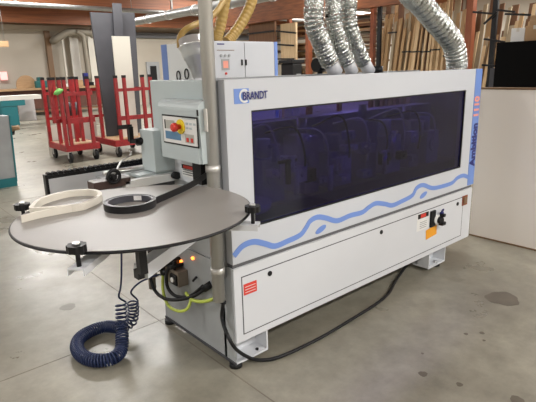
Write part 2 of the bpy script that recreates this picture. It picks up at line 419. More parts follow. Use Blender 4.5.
obj('emergency_inner', B((q.x-.030, -.012, q.z-.02), (q.x+.015, -.006, q.z+.03)), 'brownedge', lc)
# left side panel of the base
sp = obj('side_panel', B((-.006, .012, .03), (.0, .72, .556)), 'sidegrey', EB)
obj('plinth', B((-.012, .0, .022), (-.006, .72, .036)), 'seam', EB)
bm = bmesh.new(); bx(bm, (0.002, .03, .03), (.02, .70, .15)); bx(bm, (.002, .68, .15), (2.37, .72, .55)); obj('rear_panel', bm, 'sidegrey', EB)
# feet: left bracket foot
def foot_bracket(x0, x1, name='foot_bracket'):
    bm = bmesh.new(); bx(bm, (x0, .004, .022), (x1, .14, .034)); bx(bm, (x1-.01, .004, .034), (x1, .14, .143)); bx(bm, (x0, .10, .034), (x1, .112, .143))
    if x0 > 1: bx(bm, (x0, .004, .034), (x0+.01, .14, .143))
    o = obj('foot_bracket', bm, 'whitelow', EB)
    return o
fb = foot_bracket(.0, .212); obj('bolt', cyl((.155, .03, .034), (.155, .03, .042), .009, 10), 'black', fb)
fb2 = foot_bracket(1.80, 2.03); obj('bolt', cyl((1.93, .03, .034), (1.93, .03, .046), .012, 10), 'alu', fb2)
obj('foot_plate', B((1.50, .06, .10), (1.80, .14, .143)), 'whitelow', EB)
for x, y in ((.01, .03), (.0, .68), (1.95, .04), (1.95, .62), (.9, .60)):
    obj('foot', cyl((x, y, 0), (x, y, .024 if y != .6 else .143), .034, 20), 'rubber', EB)
# inner machinery seen through the pane
inn = bmesh.new()
bx(inn, (.05, .12, .60), (2.33, .55, .78), .01)
obj('machine_bed', inn, 'dkgrey', EB)
obj('pressure_beam', B((.3, .36, 1.05), (2.3, .50, 1.20), .01), 'grey', EB)
for i, (x, w_, h_, m_) in enumerate(((.42, .16, .25, 'grey'), (.72, .12, .34, 'alu'), (.98, .2, .22, 'grey'), (1.28, .11, .38, 'sidegrey'), (1.52, .18, .26, 'grey'), (1.78, .12, .34, 'alu'), (2.02, .16, .24, 'grey'))):
    bm = B((x-w_/2, .16, .78), (x+w_/2, .34, .78+h_), .01); cyl((x, .14, .78+h_*.6), (x, .17, .78+h_*.6), w_*.35, 16, bm)
    cyl((x, .24, .78+h_), (x, .24, .78+h_+.1), w_*.25, 14, bm)
    obj('milling_unit', bm, m_, EB)
for i in range(26):
    x = random.uniform(.35, 1.75); z = random.uniform(.82, 1.12); h_ = random.uniform(.03, .09); w_ = random.uniform(.02, .07); m_ = random.choice(('label', 'grey', 'alu', 'black', 'label'))
    if i % 3: bm = B((x-w_, .10, z-h_/2), (x+w_, .155, z+h_/2), .004); cyl((x, .08, z), (x, .11, z), .014, 10, bm)
    else: bm = cyl((x, .09, z-h_), (x, .09, z+h_), .016, 10); cyl((x-w_, .09, z+h_), (x+w_, .09, z+h_), .010, 8, bm)
    obj('unit_fitting', bm, m_, EB)
for i in range(9):
    x = .3+i*.19; P_ = [Vector((x, .3, 1.15)), Vector((x+.03, .10, 1.22-.03*(i % 3))), Vector((x+.10, .09, 1.05)), Vector((x+.13, .12, .92))]
    obj('inner_cable', tube(bmesh.new(), crom(P_, 6), .006, 6), 'black' if i % 2 else 'label', EB)
q = pt(272, 214, 2, .80); obj('chip_tray', lathe([(0, .11), (.3, .125), (1, .13)], (q.x, max(q.y, .15), .782), (q.x, max(q.y, .15), .83), 28), 'label', EB)
# ---- control housing at the left end
ch = obj('control_cabinet', B((-.03, .13, 1.08), (-.001, .628, 1.457), .006), 'grey', EB)
# control box: profile in (x, z) with rounded top
prof = [(-.03, 1.085), (-.115, 1.085), (-.115, 1.325)]+[(-.115+.045*(1-math.cos(t)), 1.325+.045*math.sin(t)) for t in (PI/12*k for k in range(1, 7))]+[(-.03, 1.37)]
bm = prism(prof, 1, .052, .412)
bmesh.ops.bevel(bm, geom=[e for e in bm.edges if abs(e.verts[0].co.x-e.verts[1].co.x) < 1e-4 and abs(e.verts[0].co.y-e.verts[1].co.y) < 1e-4 and e.verts[0].co.x < -.1], offset=.012, segments=3, affect='EDGES')
cb = obj('control_box', bm, 'grey', EB)
X = -.1155
def yz(u, v, x=X): q = pt(u, v, 0, x); return q.y, q.z
y1, z1 = yz(162.3, 114); y0, z0 = yz(199.5, 148.5)
print('panel', y0, y1, z0, z1)
pl = obj('keypad_plate', B((X-.003, y0, z0), (X, y1, z1)), 'black', cb)
obj('keypad_face', B((X-.005, y0+.007, z0+.007), (X-.003, y1-.007, z1-.007)), 'label', pl)
W_ = y1-y0; H_ = z1-z0
def pan(name, a0, a1, b0, b1, m, d=.0065, par=None):   # a from the left (large y), b from the top
    return obj(name, B((X-d, y1-a1*W_, z1-b1*H_), (X-.005, y1-a0*W_, z1-b0*H_)), m, par or pl)
pan('display', .09, .38, .18, .47, 'screen'); pan('display_frame', .085, .115, .17, .48, 'black', .007)
pan('key_block', .09, .54, .56, .83, 'bluekeys'); pan('key', .66, .90, .58, .87, 'screen')
for a_ in (.70, .82): pan('key', a_, a_+.06, .70, .84, 'redsign', .008)
for a_, b_ in ((.70, .20), (.80, .20), (.70, .34), (.80, .34), (.90, .2)): pan('key', a_, a_+.06, b_, b_+.07, 'grey', .007)
pan('key', .60, .95, .05, .09, 'grey', .007)
ey, ez = yz(182, 126.5)
es = obj('emergency_stop', cyl((X-.012, ey, ez), (X-.003, ey, ez), .034, 28), 'yellow', cb)
bm = lathe([(0, .012), (.5, .013), (.5, .021), (.85, .021), (1, .014)], (X-.012, ey, ez), (X-.055, ey, ez), 24); obj('stop_button', bm, 'redsign', es, 'red mushroom button')
yy, zz = yz(197, 114.5); obj('corner_mark', B((X-.001, yy-.012, zz-.006), (X, yy+.002, zz+.02)), 'black', cb)
# infeed column block with its crank
ib = obj('infeed_column', B((-.12, .475, .99), (.0, .618, 1.208), .005), 'grey', EB)
obj('column_base', B((-.20, .50, .968), (.05, .68, .985), .003), 'grey', EB)
hx = pt(141, 142, 1, .70)
cr = obj('crank', cyl(pt(146, 140, 0, -.1), pt(137, 142, 0, -.13), .022, 16), 'black', ib)
P = [pt(137, 141, 0, -.15), pt(131, 141.5, 0, -.17), pt(130, 126.5, 0, -.17), pt(119, 127.5, 0, -.19)]
bm = bmesh.new()
for i in range(3): bar(bm, P[i], P[i+1], .026, .022, (0, .3, 1) if i != 1 else (1, 0, 0))
obj('crank_handle', bm, 'black', cr)
# wall under the control box with warning label
lw = obj('infeed_guard', B((-.004, .13, .94), (.01, .50, 1.09)), 'whitelow', EB)
ya, za = yz(181.5, 163, -.006); yb, zb = yz(197, 175.5, -.006)
wl = obj('warning_label', B((-.007, yb, zb-.02), (-.004, ya, za)), 'label', lw, 'small warning label with red and black header')
obj('label_header', B((-.0085, yb+.003, za-.026), (-.007, ya-.003, za-.003)), 'black', wl)
obj('header_patch', B((-.0095, yb+.02, za-.023), (-.0085, ya-.02, za-.007)), 'redsign', wl)
bm = bmesh.new()
for k in range(3): bx(bm, (-.0078, yb+.01, zb-.010+.012*k), (-.007, ya-.01, zb-.006+.012*k))
obj('print_line', bm, 'dkgrey', wl)
obj('glue_inlet', B((-.035, yb-.085, .955), (-.004, yb-.008, 1.075)), 'black', EB)
# infeed fence: rails running out to the left
def pbar(name, u0, v0, u1, v1, y, w_, h_, m_, par=EB, r=0):
    a = pt(u0, v0, 1, y); b = pt(u1, v1, 1, y); z = (a.z+b.z)/2
    if r: return obj(name, cyl((a.x, y, z), (b.x, y, z), r, 14), m_, par)
    return obj(name, B((a.x, y-w_/2, z-h_/2), (b.x, y+w_/2, z+h_/2), .002), m_, par)
pbar('guide_bar', 103, 173, 177, 163, .62, 0, 0, 'alu', r=.012)
obj('infeed_fence', B((-.36, .60, .92), (.0, .64, .965)), 'cream', EB)
obj('infeed_channel', B((-.30, .46, .935), (.0, .50, .975), .002), 'label', EB)
obj('fence_shelf', B((-.40, .50, .905), (.0, .60, .925)), 'dkgrey', EB)
bm = cyl((-.02, .43, .965), (-.02, .46, .965), .02, 16); cyl((-.045, .40, .97), (-.045, .43, .97), .015, 14, bm); obj('guide_roller', bm, 'black', EB)
bk = obj('stop_block', B((-.46, .46, .955), (-.27, .54, .995), .004), mat('dark_wood_block', (.045, .022, .018), .4), EB)
wx = pt(113.8, 176.5, 1, .44)
bm = tube(bmesh.new(), [wx+Vector((.030*math.cos(t), 0, .030*math.sin(t))) for t in (2*PI*k/24 for k in range(24))], .009, 8, True)
cyl(wx-Vector((0, .012, 0)), wx+Vector((0, .04, 0)), .012, 12, bm)
for k in range(3):
    t = 2*PI*k/3+.5; cyl(wx, wx+Vector((.030*math.cos(t), 0, .030*math.sin(t))), .006, 8, bm)
hw = obj('handwheel', bm, 'black', bk)
obj('wheel_bracket', prism([(wx.x-.03, .958), (wx.x+.05, .958), (wx.x+.015, wx.z), (wx.x-.012, wx.z)], 1, .465, .50), 'black', bk)
obj('bent_rod', T([pt(115.5, 174, 1, .48), pt(118.5, 166, 1, .48), pt(123, 159.5, 1, .48), pt(130, 155.5, 1, .48), pt(131, 151, 1, .48)], .005, 8, n=5), 'alu', bk)
obj('infeed_bed', B((-.26, .66, .915), (.0, .94, .93), .002), 'sidegrey', EB)
# panel support rail with roller track
ra = pt(47, 176, 1, .95)
rail = obj('support_rail', B((-.52, .95, .857), (2.2, .985, .950), .003), mat('rail_grey', (.58, .59, .61), .4), EB)
obj('rail_end_cap', B((-.532, .945, .850), (-.517, .99, .975), .003), 'black', rail)
obj('roller_track', B((-.52, .955, .950), (2.2, 1.01, .968)), 'black', rail)
bm = bmesh.new()
for k in range(90):
    x = -.50+k*.03; cyl((x, .957, .972), (x, 1.008, .972), .0115, 8, bm)
obj('track_roller', bm, 'black', rail, kind='stuff')
for x in (.3, 2.0): obj('rail_arm', B((x, .655, .87), (x+.06, .96, .92)), 'sidegrey', rail)
obj('rail_post', B((-.05, .72, .55), (.0, .78, .955)), 'black', EB) if False else None

# ---- coil table
ZT = 1.0; CX, CY, RT = -.549, -.160, .424
ct = obj('coil_table', cyl((CX, CY, ZT-.011), (CX, CY, ZT), RT, 96), 'disc', EB, 'round grey laminate coil table with black edge')
for f in ct.data.polygons:
    if len(f.vertices) == 4: f.use_smooth = False
obj('table_edge', tube(bmesh.new(), [(CX+(RT+.001)*math.cos(t), CY+(RT+.001)*math.sin(t), ZT-.0058) for t in (2*PI*k/96 for k in range(96))], .0050, 8, True), 'black', ct)
KN = [(75, 250, 0), (24, 207, 0), (252.5, 209, 0)]
for i, (u, v, _) in enumerate(KN):
    q = pt(u, v, 2, ZT+.016); d = Vector((q.x-CX, q.y-CY, 0)); d.normalize(); c = Vector((CX, CY, 0))+d*(RT+.022)
    if i == 2: c = Vector((q.x, q.y, 0))
    zk = ZT+.018
    e = Vector((CX, CY, 0))+d*(RT*.18)
    bm = bmesh.new(); side = Vector((-d.y, d.x, 0))
    o_ = c+d*.022; z_ = ZT-.040
    bar(bm, Vector((e.x, e.y, z_)), Vector((o_.x, o_.y, z_)), .05, .005)
    for s in (-1, 1): bar(bm, Vector((e.x, e.y, z_-.010))+side*s*.024, Vector((o_.x, o_.y, z_-.010))+side*s*.024, .004, .018)
    arm = obj('table_arm', bm, 'whitelow', ct)
    obj('threaded_stem', cyl((c.x, c.y, z_), (c.x, c.y, zk), .007, 12), 'black', arm)
    # lobed knob
    bm = bmesh.new(); pr = [(c.x+(.0275+.0015*math.cos(9*t))*math.cos(t), c.y+(.0275+.0015*math.cos(9*t))*math.sin(t)) for t in (2*PI*k/70 for k in range(70))]
    prism(pr, 2, zk-.011, zk+.011, bm); kb = obj('star_knob', bm, 'black', arm)
    obj('knob_cap', cyl((c.x, c.y, zk+.011), (c.x, c.y, zk+.017), .011, 16), 'alu', kb)
# supporting arm back to the machine
qa = pt(141, 271, 2, .865)
bm = bmesh.new()
bar(bm, (qa.x, qa.y, .865), (-.004, qa.y+(.0-qa.x)*.62, .865), .05, .05)
obj('support_arm', bm, 'whitelow', ct)
sp_ = pt(141.5, 260, 2, .93); obj('support_post', B((sp_.x-.013, sp_.y-.013, .885), (sp_.x+.013, sp_.y+.013, ZT-.012)), 'black', ct)
obj('tube_end', B((qa.x-.026, qa.y-.03, .85), (qa.x-.002, qa.y+.0, .88)), 'black', ct)
obj('arm_block', B((-.16, .30, .82), (-.006, .42, .92), .004), 'grey', ct)

# coils lying on the table
px = [(22, 222.8), (40, 218.3), (60, 214.3), (76, 211.2), (89, 207.5), (98, 203), (100.5, 199), (96, 196.3), (85, 195.5), (68, 197.2), (52, 201), (40, 206), (34.5, 211), (36, 214.5), (42, 216.8)]
P2 = [pt(u, v, 2, ZT) for u, v in px]
wc = thing('edge_band_coil', 'cream white edge banding coil unrolling on the grey round table', 'edge band coil', (P2[4].x, P2[4].y, ZT))
obj('loose_tail', strip([(q.x, q.y) for q in P2[:6]], .005, ZT+.0005, ZT+.027), 'tape_w', wc)
cc = Vector((sum(q.x for q in P2[4:13])/9, sum(q.y for q in P2[4:13])/9, 0))
loop = [(q.x, q.y) for q in P2[3:14]]
bm = strip(loop[:], .016, ZT+.0005, ZT+.027, True); obj('coil', bm, 'tape_w', wc)
c2 = pt(130.5, 206.5, 2, ZT); e1 = pt(157, 206, 2, ZT); e0 = pt(104, 208, 2, ZT); rB = (e1-e0).length/2*.97; c2 = (e1+e0)/2
bc = thing('edge_band_coil', 'glossy black edge banding coil beside the control box, feeding into the machine', 'edge band coil', (c2.x, c2.y, ZT))
ring = lambda r: [(c2.x+r*math.cos(t), c2.y+r*math.sin(t)) for t in (2*PI*k/20 for k in range(20))]
obj('coil', strip(ring(rB-.004), .008, ZT+.0005, ZT+.028, True), 'tape_b', bc)
obj('coil_lining', strip(ring(rB-.013), .009, ZT+.0005, ZT+.0265, True), 'tape_g', bc)
tp = [(152, 206), (160, 202.3), (170, 198), (181, 193), (192, 187.5), (200, 182.5), (207, 177.5)]
TP = [pt(u, v, 2, ZT) for u, v in tp]
obj('loose_tail', strip([(q.x, q.y) for q in TP], .004, ZT+.0005, ZT+.028), 'tape_b', bc)
aa = math.atan2(.5, .9); A = [aa-.22+.44*k/8 for k in range(9)]
A = [math.atan2(FW.y, FW.x)+(-.32+.4*k/8) for k in range(9)]
obj('coil_label', strip([(c2.x+(rB-.0185)*math.cos(t), c2.y+(rB-.0185)*math.sin(t)) for t in A], .001, ZT+.006, ZT+.024), 'label', bc, 'white paper label inside the coil')

# ---- pneumatics on the left side
for yy_, zz_, r__ in ((.50, .47, .016), (.57, .45, .02), (.62, .40, .018), (.56, .39, .016), (.47, .45, .013), (.66, .52, .02)):
    bm = cyl((-.09, yy_, zz_), (-.006, yy_, zz_), r__, 10); cyl((-.06, yy_, zz_-.05), (-.06, yy_, zz_+.03), r__*.6, 8, bm); obj('air_fitting', bm, 'black', EB)
obj('valve_bracket', B((-.05, .50, .36), (-.006, .66, .46), .004), 'sidegrey', EB)
vu = obj('valve_unit', B((-.07, .42, .34), (-.006, .56, .43), .004), 'copper', EB)
obj('valve_window', B((-.08, .43, .35), (-.07, .49, .41)), 'black', vu)
obj('gauge_glass', cyl((-.09, .46, .38), (-.08, .46, .38), .014, 14), 'label', vu)
bm = B((-.10, .52, .44), (-.006, .70, .54), .006); cyl((-.13, .60, .50), (-.1, .60, .50), .03, 14, bm); cyl((-.12, .68, .45), (-.05, .68, .45), .02, 12, bm); obj('regulator', bm, 'black', EB)
bm = B((-.12, .66, .33), (-.07, .71, .47), .004); cyl((-.095, .685, .26), (-.095, .685, .33), .022, 14, bm); obj('air_filter', bm, 'copper', EB)
for u, v in ((181, 261.5), (192.5, 258.3)):
    q = pt(u, v, 0, -.012); obj('signal_lamp', tube(bmesh.new(), [(-.004, q.y, q.z), (-.016, q.y, q.z), (-.020, q.y, q.z)], [.009, .009, .003], 12), 'amber', EB)
bm = bmesh.new(); cyl(pt(193, 281, 0, -.03), pt(196.5, 277, 0, -.02), .007, 8, bm); obj('lever', bm, 'black', EB)
# hoses (loops) on the side
def hose(name, px, x, r, m_, label, cat='hose', grp=None, n=8):
    P = [pt(u, v, 0, x if not isinstance(x, (list, tuple)) else x[i]) for i, (u, v) in enumerate(px)]
    return obj(name, tube(bmesh.new(), crom(P, n), r, 10), m_, None, label, cat, grp)
hose('cable_loop', [(164, 244), (155, 255), (151.5, 268), (151, 280), (156, 292), (166, 299), (180, 299.5), (194, 296), (205, 289)], [-.05, -.09, -.12, -.13, -.13, -.12, -.09, -.05, -.02], .0095, 'rubber', 'thick black cable looping wide round the valve unit on the machine side', 'cable')
hose('cable_loop', [(177, 262), (170, 266), (166.5, 276), (168, 288), (176, 296), (190, 296), (203, 286)], [-.04, -.07, -.09, -.09, -.08, -.05, -.02], .0095, 'rubber', 'black cable in the tighter inner loop below the lit orange lamp', 'cable')
hose('air_hose', [(163, 274), (163, 290), (168, 305), (178, 311), (187, 309), (191, 300)], [-.08, -.10, -.11, -.11, -.09, -.06], .0085, 'lime', 'yellow green air hose drooping lowest beneath the valve unit')
hose('air_hose', [(186, 293), (191, 299), (198, 301.5), (207, 301), (214, 298.5)], [-.05, -.06, -.06, -.05, -.04], .0095, 'lime', 'yellow green air hose curving across to the steel pole')
fit = obj('cable_gland', cyl(pt(204, 289, 0, -.03), pt(211, 284, 0, -.008), .019, 12), 'rubber', EB)

# ---- vertical pole at the machine's left front corner
pb = pt(219.3, 297, 0, -.05); ptop = pt(207.2, 0, 0, -.05)
print('pole', pb, ptop)
py = .06; pxx = -.052
pz0 = .385
pole = thing('conduit_pole', 'tall grey steel conduit pole rising past the left edge of the hood', 'pole', (pxx, py, pz0))
lean = lambda z: Vector((pxx+RX.x*.0086*(z-pz0), py+RX.y*.0086*(z-pz0), z))
obj('pipe', cyl(lean(pz0), lean(5.2), .031, 24), 'pole', pole)
for z in (.53, .93, 1.04): obj('coupling', cyl(lean(z), lean(z+.035), .035, 24), 'pole', pole)
q = pt(216.5, 103, 0, -.09)
obj('paper_tag', B((-.088, py-.036, 1.235), (-.083, py-.012, 1.335)), 'cream', pole, 'cream paper tag taped to the pole')
obj('outlet', cyl((pxx+.01, py-.02, pz0-.012), (pxx+.01, py-.02, pz0), .014, 12), 'rubber', pole)
# black cable from the pole down to the floor and along under the machine
P = [Vector((pxx+.01, py-.02, .375)), pt(222, 318, 0, -.035), pt(227.5, 335, 1, -.03), pt(236, 349, 1, -.05), pt(249, 357.5, 2, .03), pt(262, 360, 2, .012), pt(282, 356, 2, .012), pt(320, 338, 2, .012), pt(352, 319, 2, .012), pt(376, 304, 2, .012), pt(388, 294, 2, .012), pt(395, 282, 2, .012), pt(403, 270, 2, .012), pt(408, 262, 2, .012)]
obj('power_cable', tube(bmesh.new(), crom(P, 8), .0095, 10), 'rubber', None, 'black power cable trailing from the pole along the concrete floor', 'cable')

# ---- coiled blue air hose
bm = bmesh.new()
def helix(bm, path, rad, turns_per_m, r, seg=6, pts=14):
    P = crom(path, 10); F = frames(P); L = [0]
    for i in range(1, len(P)): L.append(L[-1]+(P[i]-P[i-1]).length)
    out = []; tot = L[-1]; ang = 0; s = 0; i = 0
    while s < tot:
        while i < len(P)-2 and L[i+1] < s: i += 1
        k = (s-L[i])/max(1e-6, L[i+1]-L[i]); c = P[i].lerp(P[i+1], k); t, n, b_ = F[i]
        tm = turns_per_m(s/tot); rr = rad(s/tot)
        out.append(c+(n*math.cos(ang)+b_*math.sin(ang))*rr)
        ang += 2*PI/pts; s += 1/(tm*pts)
    return out
base = [pt(121, 309, 2, .20), pt(120.5, 325, 2, .13), pt(121.5, 338, 2, .09), pt(121, 350, 2, .045), pt(113, 358, 2, .04), pt(98, 360.5, 2, .04), pt(84, 357, 2, .04), pt(77, 348, 2, .04), pt(80, 338, 2, .04), pt(92, 330.5, 2, .04), pt(106, 326.5, 2, .04), pt(120, 326.5, 2, .05), pt(131, 319, 2, .10), pt(133.5, 308, 2, .16), pt(133, 300, 2, .21)]
base = [pt(121, 303, 1, .62), pt(121.5, 314, 1, .61), pt(121.5, 326, 1, .60), pt(122, 338, 1, .56), pt(121, 350, 2, .045), pt(113, 358, 2, .04), pt(98, 360.5, 2, .04), pt(84, 357, 2, .04), pt(77, 348, 2, .04), pt(80, 338, 2, .04), pt(92, 330.5, 2, .04), pt(106, 326.5, 2, .04), pt(120, 327, 2, .06), pt(131, 322, 1, .70), pt(133.5, 311, 1, .69), pt(132.5, 301, 1, .68)]
rad = lambda s: .032 if .14 < s < .86 else .029
tpm = lambda s: 44 if s < .13 else (74 if s < .86 else 46)
H = helix(bm, base, rad, tpm, .005)
top = crom([pt(121.5, 252, 1, .55), pt(121.5, 275, 1, .56), pt(120.5, 288, 1, .59), pt(119, 297, 1, .61), H[0]], 6)
end = crom([H[-1], pt(131, 292, 1, .66), pt(139, 283, 1, .62), pt(150, 277.5, 1, .58), pt(160, 274.5, 1, .56)], 6)
tube(bm, top[:-1]+H+end[1:], .0055, 6)
obj('coiled_air_hose', bm, 'airblue', None, 'dark blue spiral air hose looped on the concrete under the round table', 'air hose')

# ---- things on the hood's top: ducts
def duct(px, Y, r, label, grp, collar):
    P = [pt(u, v, 1, Y) for u, v in px]; P[0].z = max(P[0].z, HT+.002)
    top = P[-1]; P.append(Vector((top.x-.02, top.y, 3.4)))
    root = thing('foil_duct', label, 'duct', (P[0].x, P[0].y, HT), grp)
    C = crom(P, 26); out = []; rr = []
    L = 0
    prev = C[0]
    for c in C:
        L += (c-prev).length; prev = c; out.append(c); rr.append(r*(1+.045*math.sin(L*2*PI/.022)+random.uniform(-.045, .045)))
    k0 = 23
    bm = bmesh.new(); tube(bm, out[k0:], rr[k0:], 26)
    for v in bm.verts:
        v.co += Vector([random.uniform(-1, 1)*r*.028 for _ in range(3)])
    obj('flexible_hose', bm, 'foil', root)
    obj('collar', cyl(P[0], out[k0+3], r*collar, 26), 'whitelow', root)
    return root
G3 = 'silver ducts on the hood'
duct([(336, 77), (329, 61), (322, 44), (314.5, 26), (313.5, 8), (314, -6)], .40, .059, 'wrinkled silver foil duct, leftmost of the three rising from the hood', G3, .8)
duct([(352.5, 77), (347, 61), (340, 44), (334.5, 26), (333, 8), (333, -6)], .41, .052, 'wrinkled silver foil duct, middle one of the three rising from the hood', G3, .8)
duct([(369.5, 77), (363, 61), (356, 44), (350, 26), (349, 8), (349, -6)], .42, .050, 'wrinkled silver foil duct, rightmost of the three rising from the hood', G3, .85)
P = [pt(u, v, 1, .15) for u, v in ((456, 74), (456.5, 60), (453, 44), (444, 31), (431, 16), (418, 0), (405, -16))]
P[0].z = HT+.001
root = thing('foil_duct', 'wide ribbed silver duct bending over the right end of the hood', 'duct', (P[0].x, P[0].y, HT))
P.append(Vector((P[-1].x-.4, P[-1].y+.1, 2.6))); C = crom(P, 24)
bm = bmesh.new(); tube(bm, C, [.076*(1+.05*math.sin(i*1.1)+random.uniform(-.02, .02)) for i in range(len(C))], 28); obj('flexible_hose', bm, 'foil', root)
# black duct coupling between
q = pt(320, 65, 1, .5); hx = thing('duct_valve', 'small black valve handle beside the leftmost foil duct', 'valve', (q.x, q.y, HT))
bm = cyl((q.x, q.y, HT), (q.x, q.y, q.z), .018, 12); cyl((q.x-.04, q.y, q.z), (q.x+.04, q.y, q.z), .045, 16, bm); obj('valve_body', bm, 'black', hx)
q = pt(378, 69, 1, .45); obj('lifting_eye', cyl((q.x, q.y, HT-.01), (q.x, q.y, q.z+.02), .035, 16), 'black', EB)
# spun silver reducer behind the control box
a = pt(201, 78, 1, .40); b = pt(191, 38.5, 1, .47)
sd = thing('spun_duct', 'shiny spun metal reducer duct standing over the control box', 'duct', a)
bm = lathe([(0, .032), (.14, .034), (.141, .039), (.34, .042), (.341, .046), (.56, .058), (.561, .062), (.64, .062), (.65, .067), (.80, .070), (.801, .075), (.84, .075), (.841, .069), (1, .066)], a-Vector((0, 0, .02)), b, 32)
obj('reducer', bm, 'spun', sd)
for f in sd.children[0].data.polygons: f.use_smooth = True
obj('pipe', cyl(a-Vector((0, 0, .06)), a, .034, 20), 'whitelow', sd)
q0 = b; P = [b-Vector((0, 0, .02)), pt(182, 32, 1, .8), pt(188, 24, 1, 1.1), pt(200, 18, 1, 1.4), pt(214, 5, 1, 1.6), pt(222, -10, 1, 1.8)]
P = [pt(180, 48, 1, 2.2), pt(180, 38, 1, 2.2), pt(184, 31, 1, 2.2), pt(192, 26, 1, 2.2), pt(203, 21, 1, 2.3), pt(216, 12, 1, 2.4), pt(226, -4, 1, 2.5)]
obj('tan_hose', tube(bmesh.new(), crom(P, 8), .028, 12), 'yduct', None, 'thin tan hose curving behind the spun metal reducer', 'hose')

# ================================================================== machines behind
# second machine: hood with blue strip and the electrical cabinet
Xb = 1.55
a = pt(161, 45, 0, Xb); b = pt(200, 47, 0, Xb)
sm = thing('panel_machine', 'white machine hood with blue edge strip behind the spun metal duct', 'machine', (Xb, a.y, 0))
obj('body', B((Xb, b.y, .15), (Xb+.10, a.y, a.z), .004), 'cabwhite', sm)
obj('blue_strip', B((Xb-.003, a.y-.12, .5), (Xb, a.y+.001, a.z)), 'blue', sm)
for v_, u_ in ((77, 178.5), (75, 186.5)):
    q = pt(u_, v_-1, 0, Xb-.012)
    obj('cable_ring', tube(bmesh.new(), [(Xb-.012, q.y+.035*math.cos(t), q.z+.05*math.sin(t)) for t in (2*PI*k/20 for k in range(20))], .007, 8, True), 'black', sm)
for y in (a.y-.1, b.y+.1): obj('foot', cyl((Xb+.05, y, 0), (Xb+.05, y, .15), .04, 12), 'rubber', sm)
Ye = 2.5
a = pt(212, 40, 1, Ye); b = pt(273.5, 42.5, 1, Ye); s = pt(243.5, 42, 1, Ye)
zt = (a.z+b.z)/2
ec = thing('electrical_cabinet', 'white double door electrical cabinet with dials behind the hood', 'electrical cabinet', (a.x, Ye, 0))
obj('body', B((a.x, Ye, .1), (b.x+.04, Ye+.32, zt), .004), 'white', ec)
obj('plinth', B((a.x+.02, Ye+.02, 0), (b.x, Ye+.30, .1)), 'dkgrey', ec)
d1 = obj('door', B((a.x+.01, Ye-.012, .15), (s.x-.004, Ye, zt-.015)), 'white', ec); d2 = obj('door', B((s.x+.004, Ye-.012, .15), (b.x-.005, Ye, zt-.015)), 'white', ec)
obj('door_gap', B((s.x-.004, Ye-.004, .15), (s.x+.004, Ye-.001, zt-.015)), 'seam', ec)
obj('blue_strip', B((b.x, Ye-.013, .15), (b.x+.045, Ye-.001, zt)), 'blue', ec)
for u in (241.8, 245.8):
    q = pt(u, 62.5, 1, Ye-.012); obj('handle', B((q.x-.008, Ye-.022, q.z-.03), (q.x+.008, Ye-.012, q.z+.03)), 'black', d1 if u < 243 else d2)
for u in (221, 225, 229):
    q = pt(u, 55.5, 1, Ye-.012); obj('dial', cyl((q.x, Ye-.02, q.z), (q.x, Ye-.012, q.z), .014, 14), 'sidegrey', d1)
q = pt(225.5, 64.5, 1, Ye-.012); sc_ = obj('meter', B((q.x-.05, Ye-.016, q.z-.055), (q.x+.05, Ye-.012, q.z+.055)), 'sidegrey', d1); obj('meter_face', B((q.x-.032, Ye-.018, q.z-.036), (q.x+.032, Ye-.016, q.z+.036)), 'pink', sc_)
q = pt(226, 73.5, 1, Ye-.012); obj('selector', cyl((q.x, Ye-.02, q.z), (q.x, Ye-.012, q.z), .013, 12), 'redsign', d1)
bm = bmesh.new(); bx(bm, (q.x-.10, Ye-.014, q.z+.23), (q.x+.12, Ye-.012, q.z+.236)); obj('print_line', bm, 'brownedge', d1)
q = pt(217, 44, 1, Ye-.012); obj('name_plate', B((q.x, Ye-.014, q.z-.006), (q.x+.09, Ye-.012, q.z+.006)), 'navy', d1)
# yellow flexible hoses behind
for i, (px, lb) in enumerate(((((216, 42), (217.5, 36), (221, 22), (225, 0), (229, -20)), 'ribbed yellow dust hose hanging upright just right of the steel pole'),
                              (((227, 43), (233, 35), (242, 22), (250, 6), (256, -14)), 'ribbed yellow dust hose slanting up to the right above the cabinet'))):
    P = [pt(u, v, 1, Ye+.15) for u, v in px]; P[0].z = zt+.001; C = crom(P, 16)
    obj('dust_hose', tube(bmesh.new(), C, [.058*(1+.05*math.sin(k*1.6)) for k in range(len(C))], 18), 'yduct', None, lb, 'hose', 'yellow dust hoses')
# horizontal duct under the ceiling
a = pt(133, 22, 2, 2.6); b = pt(205, 8, 2, 2.6)
dd = (b-a).normalized(); a2 = a-dd*1.5; b2 = b+dd*3.0
hd = thing('ceiling_duct', 'long grey round duct slung under the brown beams', 'duct', a)
C = [a2+(b2-a2)*k/60 for k in range(61)]
obj('pipe', tube(bmesh.new(), C, .085, 20), 'steel', hd)
for k in (.15, .3, .42, .55, .7, .85): q = a2+(b2-a2)*k; obj('clamp', cyl(q-dd*.04, q+dd*.04, .094, 20), 'alu', hd)
bm = bmesh.new()
for k in (.2, .6, .95): q = a2+(b2-a2)*k; cyl(q, (q.x, q.y, 5.2), .006, 6, bm)
obj('hanger_rod', bm, 'steel', hd)
C = [pt(-20, 2, 1, 12.0), pt(320, 21.5, 1, 12.0)]; zc = 3.2
hp = thing('ceiling_pipe', 'pale grey straight pipe running along the brown beam', 'pipe', (3, 12.05, zc))
obj('pipe', cyl((-6, 12.05, zc), (18.3, 12.05, zc), .06, 16), 'steel', hp)
for x in (2.6, 7, 12): obj('hanger', B((x-.03, 12.03, zc), (x+.03, 12.07, 5.2)), 'steel', hp)

